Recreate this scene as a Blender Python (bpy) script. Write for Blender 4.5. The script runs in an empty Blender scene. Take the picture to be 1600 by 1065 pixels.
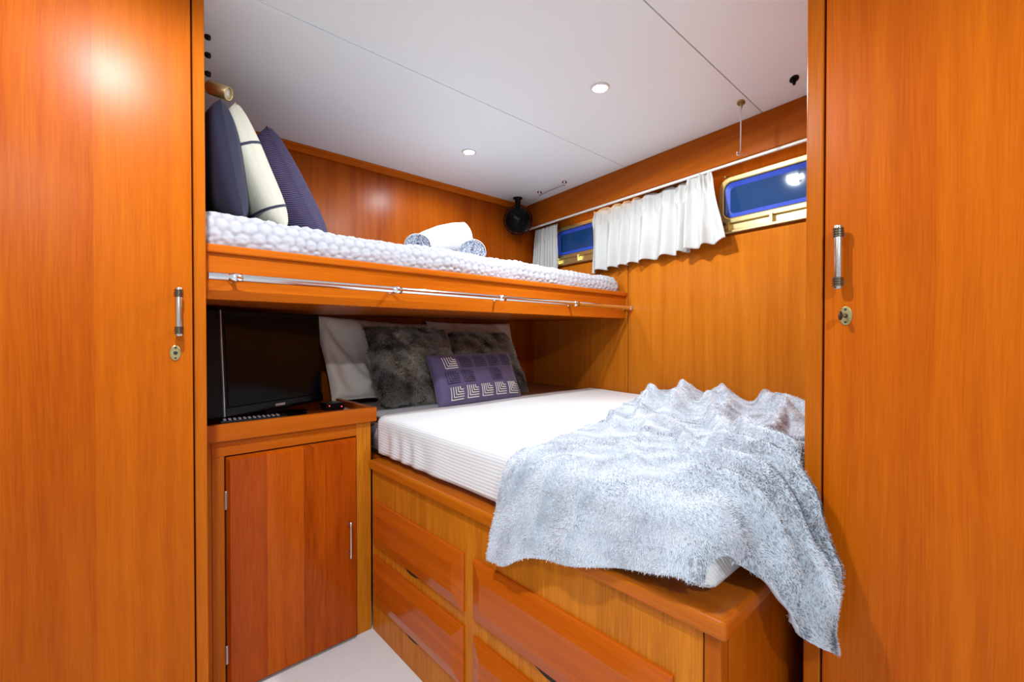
import bpy, bmesh, math
import numpy as np
from mathutils import Vector, Matrix

sc = bpy.context.scene
COL = sc.collection
PI = math.pi

# ------------------------------------------------------------------ camera
cam = bpy.data.cameras.new('camera')
cam.sensor_fit = 'HORIZONTAL'; cam.sensor_width = 36.0
cam.lens = 700.0 / 1600.0 * 36.0
cam.clip_start = 0.02
co = bpy.data.objects.new('camera', cam); COL.objects.link(co)
th = math.radians(47.4); pitch = math.atan(7.5 / 700.0)
F0 = Vector((math.cos(th), math.sin(th), 0)); RV = Vector((math.sin(th), -math.cos(th), 0)); UZ = Vector((0, 0, 1))
FV = F0 * math.cos(pitch) - UZ * math.sin(pitch); UV = UZ * math.cos(pitch) + F0 * math.sin(pitch)
m = Matrix.Identity(4)
for i in range(3):
    m[i][0] = RV[i]; m[i][1] = UV[i]; m[i][2] = -FV[i]
m[2][3] = 1.1
co.matrix_world = m
sc.camera = co

# ------------------------------------------------------------------ world, lights, exposure
w = bpy.data.worlds.new('world'); sc.world = w; w.use_nodes = True
w.node_tree.nodes['Background'].inputs[0].default_value = (0.78, 0.90, 1.0, 1)
w.node_tree.nodes['Background'].inputs[1].default_value = 0.50
sc.view_settings.view_transform = 'Standard'; sc.view_settings.look = 'None'
sc.view_settings.gamma = 1.0; sc.view_settings.use_curve_mapping = False
sc.view_settings.exposure = 0.58
CEIL = 1.97
DOWNLIGHTS = [((1.295, 0.953), 38), ((1.288, 1.70), 14), ((0.03, 0.64), 50), ((-0.32, -0.87), 60)]

# ------------------------------------------------------------------ helpers
def new_obj(name, bm, mat, parent=None, smooth=False):
    me = bpy.data.meshes.new(name)
    if smooth:
        for f in bm.faces: f.smooth = True
    bm.to_mesh(me); bm.free()
    return link_mesh(name, me, mat, parent)

def root_loc(o):
    while o.parent: o = o.parent
    return o.location

def link_mesh(name, me, mat, parent=None):
    o = bpy.data.objects.new(name, me); COL.objects.link(o)
    if mat:
        for mm in (mat if isinstance(mat, (list, tuple)) else [mat]): me.materials.append(mm)
    if parent:
        l = root_loc(parent)
        me.transform(Matrix.Translation(-l))
        o.parent = parent
    return o

def thing(name, label, cat, loc=(0, 0, 0), group=None):
    o = bpy.data.objects.new(name, None); COL.objects.link(o)
    o.empty_display_size = 0.05; o.location = loc
    return tag(o, label, cat, group)

def tag(o, label, cat, group=None):
    o['label'] = label; o['category'] = cat
    if group: o['group'] = group
    return o

def struct(o, label=None):
    o['kind'] = 'structure'
    if label: o['label'] = label
    return o

def add_box(bm, x0, x1, y0, y1, z0, z1, bevel=0.0, seg=2, mat=None):
    vs = [bm.verts.new(p) for p in ((x0,y0,z0),(x1,y0,z0),(x1,y1,z0),(x0,y1,z0),(x0,y0,z1),(x1,y0,z1),(x1,y1,z1),(x0,y1,z1))]
    fs = [bm.faces.new([vs[i] for i in q]) for q in ((0,3,2,1),(4,5,6,7),(0,1,5,4),(1,2,6,5),(2,3,7,6),(3,0,4,7))]
    allv = set(vs)
    if bevel > 0:
        es = list({e for f in fs for e in f.edges})
        r = bmesh.ops.bevel(bm, geom=es, offset=bevel, segments=seg, affect='EDGES', profile=0.5)
        allv = set(r['verts']) | {v for v in vs if v.is_valid}
        for f in r['faces']: allv |= set(f.verts)
    if mat is not None:
        bmesh.ops.transform(bm, matrix=mat, verts=[v for v in allv if v.is_valid])
    return allv

def box(name, x0, x1, y0, y1, z0, z1, mat, parent=None, bevel=0.002, seg=2, M=None):
    bm = bmesh.new(); add_box(bm, x0, x1, y0, y1, z0, z1, bevel, seg, M)
    return new_obj(name, bm, mat, parent)

def frame_from(d):
    d = Vector(d).normalized()
    a = Vector((0, 0, 1)) if abs(d.z) < 0.9 else Vector((1, 0, 0))
    u = d.cross(a).normalized(); v = d.cross(u).normalized()
    return u, v

def add_tube(bm, pts, r, n=12, cap=True):
    pts = [Vector(p) for p in pts]; rings = []
    rr = r if isinstance(r, (list, tuple)) else [r] * len(pts)
    u = v = None
    for i, p in enumerate(pts):
        if i == 0: d = pts[1] - p
        elif i == len(pts) - 1: d = p - pts[-2]
        else: d = (pts[i+1] - p).normalized() + (p - pts[i-1]).normalized()
        if d.length < 1e-9: d = Vector((0, 0, 1))
        d.normalize()
        if u is None: u, v = frame_from(d)
        else:
            u = (u - d * u.dot(d)).normalized(); v = d.cross(u).normalized()
        rings.append([bm.verts.new(p + (u * math.cos(2*PI*k/n) + v * math.sin(2*PI*k/n)) * rr[i]) for k in range(n)])
    for a, b in zip(rings, rings[1:]):
        for k in range(n): bm.faces.new((a[k], a[(k+1) % n], b[(k+1) % n], b[k]))
    if cap:
        for rg, rev in ((rings[0], True), (rings[-1], False)):
            c_ = [bm.verts.new(q.co) for q in rg]; bm.faces.new(c_[::-1] if rev else c_)

def add_lathe(bm, prof, origin, axis, n=24, cap=True):
    """prof = list of (distance along the axis, radius)"""
    o = Vector(origin); d = Vector(axis).normalized(); u, v = frame_from(d); rings = []
    for (t, r) in prof:
        rings.append([bm.verts.new(o + d * t + (u * math.cos(2*PI*k/n) + v * math.sin(2*PI*k/n)) * max(r, 1e-5)) for k in range(n)])
    for a, b in zip(rings, rings[1:]):
        for k in range(n): bm.faces.new((a[k], a[(k+1) % n], b[(k+1) % n], b[k]))
    if cap:
        for rg, rev in ((rings[0], True), (rings[-1], False)):
            c_ = [bm.verts.new(q.co) for q in rg]; bm.faces.new(c_[::-1] if rev else c_)

def add_sphere(bm, c, r, sx=1, sy=1, sz=1, seg=24, ring=14, M=None):
    mt = Matrix.Translation(c) @ (M if M is not None else Matrix.Identity(4)) @ Matrix.Diagonal((sx, sy, sz, 1))
    bmesh.ops.create_uvsphere(bm, u_segments=seg, v_segments=ring, radius=r, matrix=mt)

def grid_mesh(name, P, mat, parent=None, closed_u=False, thick=0.0, smooth=True):
    """P: (nu, nv, 3) array -> a quad grid"""
    nu, nv = P.shape[:2]
    idx = np.arange(nu * nv).reshape(nu, nv)
    q = np.stack([idx[:-1, :-1], idx[1:, :-1], idx[1:, 1:], idx[:-1, 1:]], -1).reshape(-1, 4)
    V = P.reshape(-1, 3)
    if thick:
        N = grid_normals(P).reshape(-1, 3)
        V = np.concatenate([V, V - N * thick])
        q2 = q[:, ::-1] + nu * nv
        rim = np.concatenate([idx[:, 0], idx[-1, 1:], idx[-2::-1, -1], idx[0, -2:0:-1]])
        r2 = np.roll(rim, -1)
        q3 = np.stack([r2, rim, rim + nu*nv, r2 + nu*nv], -1)
        q = np.concatenate([q, q2, q3])
    return np_mesh(name, V, q, mat, parent, smooth)

def np_mesh(name, V, Q, mat, parent=None, smooth=True):
    me = bpy.data.meshes.new(name)
    me.from_pydata(np.asarray(V).tolist(), [], np.asarray(Q).tolist())
    if smooth: me.polygons.foreach_set('use_smooth', [True] * len(me.polygons))
    me.update()
    return link_mesh(name, me, mat, parent)

def grid_normals(P):
    du = np.gradient(P, axis=0); dv = np.gradient(P, axis=1)
    N = np.cross(du, dv); L = np.linalg.norm(N, axis=-1, keepdims=True); L[L < 1e-12] = 1
    return N / L

def snoise(x, y, scale, seed, octv=4):
    rng = np.random.RandomState(seed); s = 0; a = 1.0; tot = 0
    for o in range(octv):
        for k in range(4):
            an = rng.uniform(0, 2*PI); ph = rng.uniform(0, 2*PI); f = scale * 2**o * rng.uniform(.7, 1.3)
            s = s + a * np.sin((x * math.cos(an) + y * math.sin(an)) * f * 2*PI + ph)
        tot += a * 2.0; a *= .5
    return s / tot

# ------------------------------------------------------------------ materials
def mat_base(name):
    mt = bpy.data.materials.new(name); mt.use_nodes = True
    return mt, mt.node_tree, mt.node_tree.nodes['Principled BSDF']

def N(nt, kind, **kw):
    n = nt.nodes.new(kind)
    for k, v in kw.items(): setattr(n, k, v)
    return n

def math_node(nt, op, a, b=None, clamp=False):
    n = nt.nodes.new('ShaderNodeMath'); n.operation = op; n.use_clamp = clamp
    for i, v in enumerate((a, b)):
        if v is None: continue
        if isinstance(v, (int, float)): n.inputs[i].default_value = v
        else: nt.links.new(v, n.inputs[i])
    return n.outputs[0]

def mix_col(nt, fac, a, b, mode='MIX'):
    n = nt.nodes.new('ShaderNodeMix'); n.data_type = 'RGBA'; n.blend_type = mode
    for sck, v in ((n.inputs[0], fac), (n.inputs[6], a), (n.inputs[7], b)):
        if isinstance(v, (int, float)): sck.default_value = v
        elif isinstance(v, tuple): sck.default_value = (*v, 1) if len(v) == 3 else v
        else: nt.links.new(v, sck)
    return n.outputs[2]

def plain(name, col, rough=0.5, metal=0.0, coat=0.0, bump=0.0, bscale=200.0, var=0.0, sheen=0.0):
    mt, nt, b = mat_base(name)
    b.inputs['Base Color'].default_value = (*col, 1); b.inputs['Roughness'].default_value = rough
    b.inputs['Metallic'].default_value = metal; b.inputs['Coat Weight'].default_value = coat
    if sheen:
        b.inputs['Sheen Weight'].default_value = sheen; b.inputs['Sheen Roughness'].default_value = .5
    tc = N(nt, 'ShaderNodeTexCoord')
    ns = N(nt, 'ShaderNodeTexNoise'); ns.inputs['Scale'].default_value = bscale; ns.inputs['Detail'].default_value = 3
    nt.links.new(tc.outputs['Object'], ns.inputs['Vector'])
    if bump:
        bp = N(nt, 'ShaderNodeBump'); bp.inputs['Strength'].default_value = bump; bp.inputs['Distance'].default_value = .002
        nt.links.new(ns.outputs[0], bp.inputs['Height']); nt.links.new(bp.outputs[0], b.inputs['Normal'])
    if var:
        c = mix_col(nt, ns.outputs[0], tuple(x * (1 - var) for x in col), tuple(min(1, x * (1 + var)) for x in col))
        nt.links.new(c, b.inputs['Base Color'])
    return mt

def wood(name, grain, light, dark, strip=0.11, strip_amt=0.5, rough=0.3, coat=0.35, fine=1.0, seed=0.0, coat_rough=0.12, knots=0.0):
    """varnished wood; grain = 'z', 'x' or 'y' is the axis the fibres follow"""
    light = tuple(c * .88 for c in light); dark = tuple(c * .86 for c in dark)
    mt, nt, b = mat_base(name); L = nt.links
    tc = N(nt, 'ShaderNodeTexCoord'); sp = N(nt, 'ShaderNodeSeparateXYZ'); L.new(tc.outputs['Object'], sp.inputs[0])
    X, Y, Z = sp.outputs
    if grain == 'z': ac = math_node(nt, 'ADD', X, math_node(nt, 'MULTIPLY', Y, 1.07)); al = Z
    elif grain == 'x': ac = math_node(nt, 'ADD', Z, math_node(nt, 'MULTIPLY', Y, 1.07)); al = X
    else: ac = math_node(nt, 'ADD', Z, math_node(nt, 'MULTIPLY', X, 1.07)); al = Y
    ac = math_node(nt, 'ADD', ac, seed + 7.3)
    # slow wander of the fibres
    wv = N(nt, 'ShaderNodeCombineXYZ'); L.new(math_node(nt, 'MULTIPLY', ac, 4.0), wv.inputs[0]); L.new(math_node(nt, 'MULTIPLY', al, 1.3), wv.inputs[1])
    wn = N(nt, 'ShaderNodeTexNoise'); wn.inputs['Scale'].default_value = 1.0; wn.inputs['Detail'].default_value = 1; L.new(wv.outputs[0], wn.inputs['Vector'])
    acw = math_node(nt, 'ADD', ac, math_node(nt, 'MULTIPLY', math_node(nt, 'SUBTRACT', wn.outputs[0], .5), .035))
    def gr(sa, sl, det):
        v = N(nt, 'ShaderNodeCombineXYZ'); L.new(math_node(nt, 'MULTIPLY', acw, sa), v.inputs[0]); L.new(math_node(nt, 'MULTIPLY', al, sl), v.inputs[1])
        n = N(nt, 'ShaderNodeTexNoise'); n.inputs['Scale'].default_value = 1.0; n.inputs['Detail'].default_value = det
        L.new(v.outputs[0], n.inputs['Vector']); return n.outputs[0]
    g1 = gr(320, 9, 3); g2 = gr(38, 1.2, 4); g3 = gr(9, 0.7, 2)
    st = math_node(nt, 'FLOOR', math_node(nt, 'DIVIDE', ac, strip))
    wnz = N(nt, 'ShaderNodeTexWhiteNoise'); wnz.noise_dimensions = '1D'; L.new(st, wnz.inputs['W'])
    f = math_node(nt, 'ADD', math_node(nt, 'MULTIPLY', math_node(nt, 'SUBTRACT', g1, .5), 1.0 * fine), math_node(nt, 'MULTIPLY', math_node(nt, 'SUBTRACT', g2, .5), 1.1))
    f = math_node(nt, 'ADD', f, math_node(nt, 'MULTIPLY', math_node(nt, 'SUBTRACT', g3, .5), .7))
    f = math_node(nt, 'ADD', f, math_node(nt, 'MULTIPLY', math_node(nt, 'SUBTRACT', wnz.outputs[0], .5), strip_amt))
    f = math_node(nt, 'ADD', f, .5, clamp=True)
    col = mix_col(nt, f, light, dark)
    L.new(col, b.inputs['Base Color'])
    b.inputs['Roughness'].default_value = rough
    b.inputs['Coat Weight'].default_value = coat; b.inputs['Coat Roughness'].default_value = coat_rough
    b.inputs['Specular IOR Level'].default_value = 0.06
    bp = N(nt, 'ShaderNodeBump'); bp.inputs['Strength'].default_value = .06; bp.inputs['Distance'].default_value = .001
    L.new(g1, bp.inputs['Height']); L.new(bp.outputs[0], b.inputs['Normal'])
    return mt

WL = (0.58, 0.128, 0.002); WD = (0.39, 0.062, 0.001)
M = {}
M['wood_z'] = wood('varnished_teak_upright', 'z', WL, WD, strip=.13, rough=.30, coat=.07, coat_rough=.28)
M['wood_right'] = wood('varnished_teak_right', 'z', (0.70, 0.155, 0.003), (0.48, 0.078, 0.001), strip=.14, strip_amt=.35, seed=3.1, rough=.30, coat=.07, coat_rough=.28)
M['wood_back'] = wood('varnished_teak_bulkhead', 'z', (0.46, 0.100, 0.004), (0.26, 0.038, 0.001), strip=.075, strip_amt=.4, seed=1.7, rough=.32, coat=.08, coat_rough=.28)
M['wood_hull'] = wood('varnished_teak_hull', 'z', (0.66, 0.20, 0.014), (0.46, 0.105, 0.006), strip=.3, strip_amt=.12, seed=9.2, rough=.22, coat=.12, coat_rough=.15)
M['wood_x'] = wood('varnished_teak_across', 'x', (0.70, 0.170, 0.008), (0.48, 0.088, 0.003), strip=2, strip_amt=.0, seed=2.2, rough=.28, coat=.08)
M['wood_y'] = wood('varnished_teak_along', 'y', (0.50, 0.120, 0.006), (0.30, 0.052, 0.002), strip=2, strip_amt=.0, seed=4.2, rough=.28, coat=.08)
M['wood_mould'] = wood('varnished_teak_moulding', 'y', (0.70, 0.185, 0.008), (0.46, 0.088, 0.003), strip=2, strip_amt=.0, seed=4.9, rough=.25, coat=.25)
M['wood_stile'] = wood('varnished_teak_stile', 'z', (0.62, 0.155, 0.006), (0.42, 0.080, 0.002), strip=2, strip_amt=0, seed=5.5, rough=.25, coat=.08)
M['oak'] = wood('oak_panel', 'z', (0.80, 0.255, 0.014), (0.45, 0.112, 0.004), strip=.9, strip_amt=.1, fine=1.4, seed=6.6, rough=.4, coat=.15)
M['drawer'] = wood('cherry_drawer', 'y', (0.68, 0.140, 0.007), (0.42, 0.064, 0.002), strip=2, strip_amt=0, seed=8.1, rough=.2, coat=.3, coat_rough=.1, fine=.7)
BOARD = [wood('door_board_%s' % n, 'z', a, d, strip=3, strip_amt=0, seed=s, rough=.3, coat=.25, fine=1.6) for n, a, d, s in (
    ('russet', (0.52, .086, .002), (.32, .040, .001), 1.), ('amber', (.62, .120, .003), (.40, .055, .001), 2.),
    ('umber', (.58, .100, .002), (.28, .035, .001), 3.), ('red', (.54, .088, .002), (.32, .038, .001), 4.))]
M['counter'] = wood('varnished_counter', 'x', (.34, .060, .006), (.20, .028, .003), strip=2, strip_amt=0, rough=.12, coat=.7, coat_rough=.04)  # darker than the other teak: television's dark reflection put into the colour
M['dark_gap'] = plain('dark_gap', (.018, .007, .003), .7)
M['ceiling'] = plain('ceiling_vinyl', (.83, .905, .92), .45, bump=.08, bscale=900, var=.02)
M['carpet'] = plain('carpet', (.86, .85, .83), .95, bump=.9, bscale=520, var=.22)
M['chrome'] = plain('chrome', (.82, .82, .84), .12, 1.0)
M['nickel'] = plain('nickel', (.62, .58, .52), .25, 1.0, var=.15)
M['darkring'] = plain('aged_rings', (.16, .13, .09), .35, 1.0)
M['brass'] = plain('brass', (.68, .55, .25), .38, .9, var=.15, bscale=40)
M['oldbrass'] = plain('aged_brass', (.42, .33, .14), .4, .9, var=.3, bscale=120)
M['black'] = plain('black_plastic', (.003, .003, .0035), .35)
M['black'].node_tree.nodes['Principled BSDF'].inputs['Specular IOR Level'].default_value = .15
M['gloss'] = plain('screen_glass', (.0015, .0015, .002), .12)
M['gloss'].node_tree.nodes['Principled BSDF'].inputs['Specular IOR Level'].default_value = .15
M['silver'] = plain('silver_trim', (.5, .5, .52), .3, .8)
M['keyblack'] = plain('key_bow', (.02, .012, .01), .3)
M['white_metal'] = plain('white_track', (.75, .72, .66), .4)
M['cream'] = plain('cream_cotton', (.86, .76, .67), .85, bump=.25, bscale=700, var=.06, sheen=.2)
M['ivory'] = plain('ivory_canvas', (.55, .51, .41), .9, bump=.4, bscale=900, var=.06)
M['navy'] = plain('navy_cotton', (.008, .007, .028), .8, bump=.2, bscale=600, var=.2, sheen=.03)
M['navyline'] = plain('navy_stitch', (.02, .02, .05), .8)
M['violet'] = plain('violet_cotton', (.095, .07, .165), .7, bump=.2, bscale=500, var=.2, sheen=.2)
M['thread_cream'] = plain('cream_thread', (.72, .68, .6), .7)
M['thread_dark'] = plain('dark_thread', (.03, .02, .05), .7)
M['towel'] = plain('white_terry', (.78, .78, .80), .95, bump=1.0, bscale=450, var=.05)
M['sheet_grey'] = plain('lilac_grey_sheet', (.72, .69, .72), .85, bump=.2, bscale=500, var=.05)
M['furbase'] = plain('fur_backing', (.60, .63, .69), .95)
M['darkfurbase'] = plain('dark_fur_backing', (.03, .027, .024), .95)

def corduroy():
    mt, nt, b = mat_base('violet_corduroy'); L = nt.links
    tc = N(nt, 'ShaderNodeTexCoord'); wv = N(nt, 'ShaderNodeTexWave'); wv.wave_type = 'BANDS'; wv.bands_direction = 'Z'
    wv.inputs['Scale'].default_value = 52; wv.inputs['Distortion'].default_value = 1.2; wv.inputs['Detail'].default_value = 1; wv.inputs['Detail Scale'].default_value = .6
    L.new(tc.outputs['Object'], wv.inputs['Vector'])
    L.new(mix_col(nt, wv.outputs['Fac'], (.030, .020, .060), (.11, .080, .175)), b.inputs['Base Color'])
    b.inputs['Roughness'].default_value = .9
    bp = N(nt, 'ShaderNodeBump'); bp.inputs['Strength'].default_value = .8; bp.inputs['Distance'].default_value = .004
    L.new(wv.outputs['Fac'], bp.inputs['Height']); L.new(bp.outputs[0], b.inputs['Normal'])
    return mt
M['cord'] = corduroy()

def ribbed(name, col):
    mt, nt, b = mat_base(name); L = nt.links
    tc = N(nt, 'ShaderNodeTexCoord'); sp = N(nt, 'ShaderNodeSeparateXYZ'); L.new(tc.outputs['Object'], sp.inputs[0])
    cb = N(nt, 'ShaderNodeCombineXYZ'); L.new(math_node(nt, 'ADD', sp.outputs[0], sp.outputs[2]), cb.inputs[0])
    wv = N(nt, 'ShaderNodeTexWave'); wv.bands_direction = 'X'; wv.inputs['Scale'].default_value = 32; wv.inputs['Distortion'].default_value = .4
    L.new(cb.outputs[0], wv.inputs['Vector'])
    L.new(mix_col(nt, wv.outputs['Fac'], tuple(c * .93 for c in col), col), b.inputs['Base Color'])
    bp = N(nt, 'ShaderNodeBump'); bp.inputs['Strength'].default_value = .25; bp.inputs['Distance'].default_value = .003
    L.new(wv.outputs['Fac'], bp.inputs['Height']); L.new(bp.outputs[0], b.inputs['Normal'])
    b.inputs['Roughness'].default_value = .9
    return mt
M['coverlet'] = ribbed('white_ribbed_cotton', (.84, .835, .83))

def plush():
    mt, nt, b = mat_base('plush_bubble'); L = nt.links
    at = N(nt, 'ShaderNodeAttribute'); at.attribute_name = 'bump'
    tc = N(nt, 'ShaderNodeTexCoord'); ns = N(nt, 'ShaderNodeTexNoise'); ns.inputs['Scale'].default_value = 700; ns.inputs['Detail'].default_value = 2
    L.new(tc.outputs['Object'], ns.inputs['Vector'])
    c = mix_col(nt, at.outputs['Fac'], (.24, .225, .24), (.52, .52, .57))  # darker between the bubbles: their shading put into the plush colour
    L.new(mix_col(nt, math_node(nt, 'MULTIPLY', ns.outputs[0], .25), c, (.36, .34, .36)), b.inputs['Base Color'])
    bp = N(nt, 'ShaderNodeBump'); bp.inputs['Strength'].default_value = .7; bp.inputs['Distance'].default_value = .002
    L.new(ns.outputs[0], bp.inputs['Height']); L.new(bp.outputs[0], b.inputs['Normal'])
    b.inputs['Roughness'].default_value = 1; b.inputs['Sheen Weight'].default_value = .3
    return mt
M['plush'] = plush()

def curtain_mat():
    mt, nt, b = mat_base('curtain_cotton')
    b.inputs['Base Color'].default_value = (.64, .62, .59, 1); b.inputs['Roughness'].default_value = .9
    L = nt.links
    tc = N(nt, 'ShaderNodeTexCoord'); ns = N(nt, 'ShaderNodeTexNoise'); ns.inputs['Scale'].default_value = 600
    L.new(tc.outputs['Object'], ns.inputs['Vector'])
    bp = N(nt, 'ShaderNodeBump'); bp.inputs['Strength'].default_value = .2; bp.inputs['Distance'].default_value = .001
    L.new(ns.outputs[0], bp.inputs['Height']); L.new(bp.outputs[0], b.inputs['Normal'])
    tr = N(nt, 'ShaderNodeBsdfTranslucent'); tr.inputs[0].default_value = (.66, .62, .56, 1)
    mx = N(nt, 'ShaderNodeMixShader'); mx.inputs[0].default_value = .25
    L.new(b.outputs[0], mx.inputs[1]); L.new(tr.outputs[0], mx.inputs[2])
    L.new(mx.outputs[0], nt.nodes['Material Output'].inputs[0])
    return mt
M['curtain'] = curtain_mat()

def speckle():
    mt, nt, b = mat_base('grey_speckled_terry'); L = nt.links
    tc = N(nt, 'ShaderNodeTexCoord'); v = N(nt, 'ShaderNodeTexVoronoi'); v.inputs['Scale'].default_value = 260
    L.new(tc.outputs['Object'], v.inputs['Vector'])
    cr = N(nt, 'ShaderNodeValToRGB'); cr.color_ramp.elements[0].position = .3; cr.color_ramp.elements[0].color = (.09, .1, .16, 1)
    cr.color_ramp.elements[1].position = .6; cr.color_ramp.elements[1].color = (.45, .46, .53, 1)
    sp = N(nt, 'ShaderNodeSeparateColor'); L.new(v.outputs['Color'], sp.inputs[0])
    L.new(sp.outputs[0], cr.inputs[0]); L.new(cr.outputs[0], b.inputs['Base Color'])
    b.inputs['Roughness'].default_value = 1
    return mt
M['speckle'] = speckle()

def fur_mat(name, stops_a, stops_b, rough=.7):
    """colour runs from root to tip; the blade's own tone picks between two kinds of hair"""
    mt, nt, b = mat_base(name); L = nt.links
    a1 = N(nt, 'ShaderNodeAttribute'); a1.attribute_name = 'along'
    a2 = N(nt, 'ShaderNodeAttribute'); a2.attribute_name = 'tone'
    out = []
    for st in (stops_a, stops_b):
        r = N(nt, 'ShaderNodeValToRGB'); e = r.color_ramp.elements
        e[0].position, e[0].color = st[0][0], (*st[0][1], 1); e[1].position, e[1].color = st[-1][0], (*st[-1][1], 1)
        for p, c in st[1:-1]:
            k = e.new(p); k.color = (*c, 1)
        L.new(a1.outputs['Fac'], r.inputs[0]); out.append(r.outputs[0])
    L.new(mix_col(nt, a2.outputs['Fac'], out[0], out[1]), b.inputs['Base Color'])
    b.inputs['Roughness'].default_value = rough; b.inputs['Specular IOR Level'].default_value = .25
    return mt
M['fur_frost'] = fur_mat('frosted_fur', [(0, (.52, .55, .61)), (.35, (.80, .825, .87)), (1, (.93, .945, .97))], [(0, (.015, .016, .022)), (.45, (.045, .048, .062)), (1, (.26, .275, .33))])
M['fur_dark'] = fur_mat('dark_fur', [(0, (.012, .011, .010)), (.5, (.085, .08, .072)), (1, (.34, .33, .30))], [(0, (.08, .06, .042)), (.5, (.44, .36, .27)), (1, (.85, .80, .70))])

def emit(name, col, st):
    mt, nt, b = mat_base(name)
    b.inputs['Base Color'].default_value = (*col, 1)
    b.inputs['Emission Color'].default_value = (*col, 1); b.inputs['Emission Strength'].default_value = st
    return mt
M['lens'] = emit('lamp_lens', (.93, .97, 1.0), 30)
M['led'] = emit('warm_led', (1.0, .55, .12), 3.2)
M['redled'] = emit('red_led', (1.0, .03, .03), 4)
M['pane'] = plain('night_pane', (.010, .045, .15), .05)
M['reveal'] = plain('dusk_lit_reveal', (.03, .075, .50), .35)  # blue dusk light painted into the reveal's colour
M['rubber'] = plain('black_seal', (.012, .012, .014), .6)

# ------------------------------------------------------------------ hull frame (the outer wall runs 7.7 degrees off the bed)
HB = 0.135
hn = math.sqrt(1 + HB * HB)
def hull_M(a):
    """local x = along the wall toward the bulkhead, y = inward from the plane X = a + HB*Y, z = up; local x is measured so that x*1/hn = Y"""
    T = Vector((HB / hn, 1 / hn, 0)); I = Vector((-1 / hn, HB / hn, 0))
    mt = Matrix.Identity(4)
    for i in range(3):
        mt[i][0] = T[i] * hn; mt[i][1] = I[i]; mt[i][2] = UZ[i]
    mt[0][3] = a
    return mt
HULL = hull_M(1.92); BEAM = hull_M(1.816); CUR = hull_M(1.862)

# ------------------------------------------------------------------ room shell
YB = 2.165
struct(box('floor', -1.6, 2.6, -1.8, 2.3, -.05, 0, M['carpet'], bevel=0))
# ceiling: three vinyl panels with open seams, on a dark backing
ceil = struct(box('ceiling', -1.6, 2.6, -1.8, 2.3, CEIL + .012, CEIL + .05, M['dark_gap'], bevel=0))
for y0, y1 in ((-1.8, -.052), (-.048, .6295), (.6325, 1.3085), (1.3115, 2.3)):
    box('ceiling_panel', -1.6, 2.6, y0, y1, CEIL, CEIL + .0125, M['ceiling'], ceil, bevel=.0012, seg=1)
struct(box('wall_back', .0, 2.6, YB, YB + .04, 0, CEIL, M['wood_back'], bevel=0))
# crown strip along the bulkhead, following the ceiling
bm = bmesh.new()
add_box(bm, .19, 2.13, YB - .016, YB, CEIL - .034, CEIL, .004); add_box(bm, .19, 2.13, YB - .024, YB, CEIL - .012, CEIL, .003)
struct(new_obj('trim_1', bm, M['wood_x']))
# hull side: lower lining stands proud of the upper one that carries the windows
wr = struct(box('wall_right', -.9, 2.3, -.03, 0, 0, CEIL, M['wood_hull'], bevel=0, M=HULL))
box('lining_panel', -.9, 1.350, -.01, .014, .0, 1.535, M['wood_hull'], wr, bevel=.006, seg=3, M=HULL)
box('lining_panel', 1.357, 2.18, -.01, .010, .0, 1.535, M['wood_hull'], wr, bevel=.003, seg=2, M=HULL)
# cornice beam
box_bm = bmesh.new(); add_box(box_bm, -.9, 2.25, -.022, .0, 1.818, CEIL, .004, 2, BEAM)
struct(new_obj('trim_2', box_bm, M['wood_y']))
bm = bmesh.new(); add_box(bm, -.9, 2.25, -.10, -.02, 1.905, 1.918, 0, 1, BEAM)
struct(new_obj('trim_3', bm, M['wood_y']))

# ------------------------------------------------------------------ downlights
for i, ((x, y), pw) in enumerate(DOWNLIGHTS):
    lab = ['ceiling downlight nearest the hanging hook rod', 'ceiling downlight above the upper bunk',
           'ceiling downlight in front of the left wardrobe door', 'ceiling downlight back toward the cabin entrance'][i]
    t = thing('downlight', lab, 'light', (x, y, CEIL), 'recessed ceiling downlights')
    bm = bmesh.new()
    add_lathe(bm, [(0, .024), (.0, .034), (.003, .034), (.005, .031), (.005, .026), (.002, .024)], (x, y, CEIL), (0, 0, -1), 32, cap=False)
    new_obj('trim_ring', bm, M['white_metal'], t, True)
    bm = bmesh.new(); add_lathe(bm, [(0, .0245), (.003, .0245), (.0045, .016), (.005, .001)], (x, y, CEIL), (0, 0, -1), 32)
    new_obj('lens', bm, M['lens'], t, True)
    ld = bpy.data.lights.new('downlight_lamp', 'SPOT'); ld.energy = pw; ld.color = (.84, .94, 1.0)
    ld.spot_size = math.radians(178); ld.spot_blend = .35; ld.shadow_soft_size = .03
    lo = bpy.data.objects.new('downlight_lamp', ld); COL.objects.link(lo); lo.parent = t; lo.location = (0, 0, -.012)

# ------------------------------------------------------------------ wardrobes
def pull_handle(name, parent, base, up, out, L):
    """bar handle: rings near both ends, two stand-offs; base = centre on the door face, out = away from the door"""
    b = Vector(base); o = Vector(out).normalized(); u = Vector(up).normalized()
    c = b + o * .024; h = L / 2
    bm = bmesh.new(); add_lathe(bm, [(-h, .004), (-h, .0062), (-h + .001, .0066), (h - .001, .0066), (h, .0062), (h, .004)], c, u, 20)
    for s in (-1, 1):
        add_lathe(bm, [(0, .008), (.003, .006), (.02, .005), (.026, .006)], b + u * s * (h - .014), o, 14)
    hd = new_obj(name, bm, M['nickel'], parent, True)
    for s in (-1, 1):
        bm = bmesh.new(); prof = []
        for k in range(4):
            z = h - .0200 + k * .0045
            prof += [(z - .0022, .0069), (z - .0013, .0069), (z - .0013, .0088), (z + .0013, .0088), (z + .0013, .0069)]
        add_lathe(bm, prof, c, u * s, 20)
        new_obj('ring_collar', bm, M['darkring'], hd)
    return hd

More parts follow.
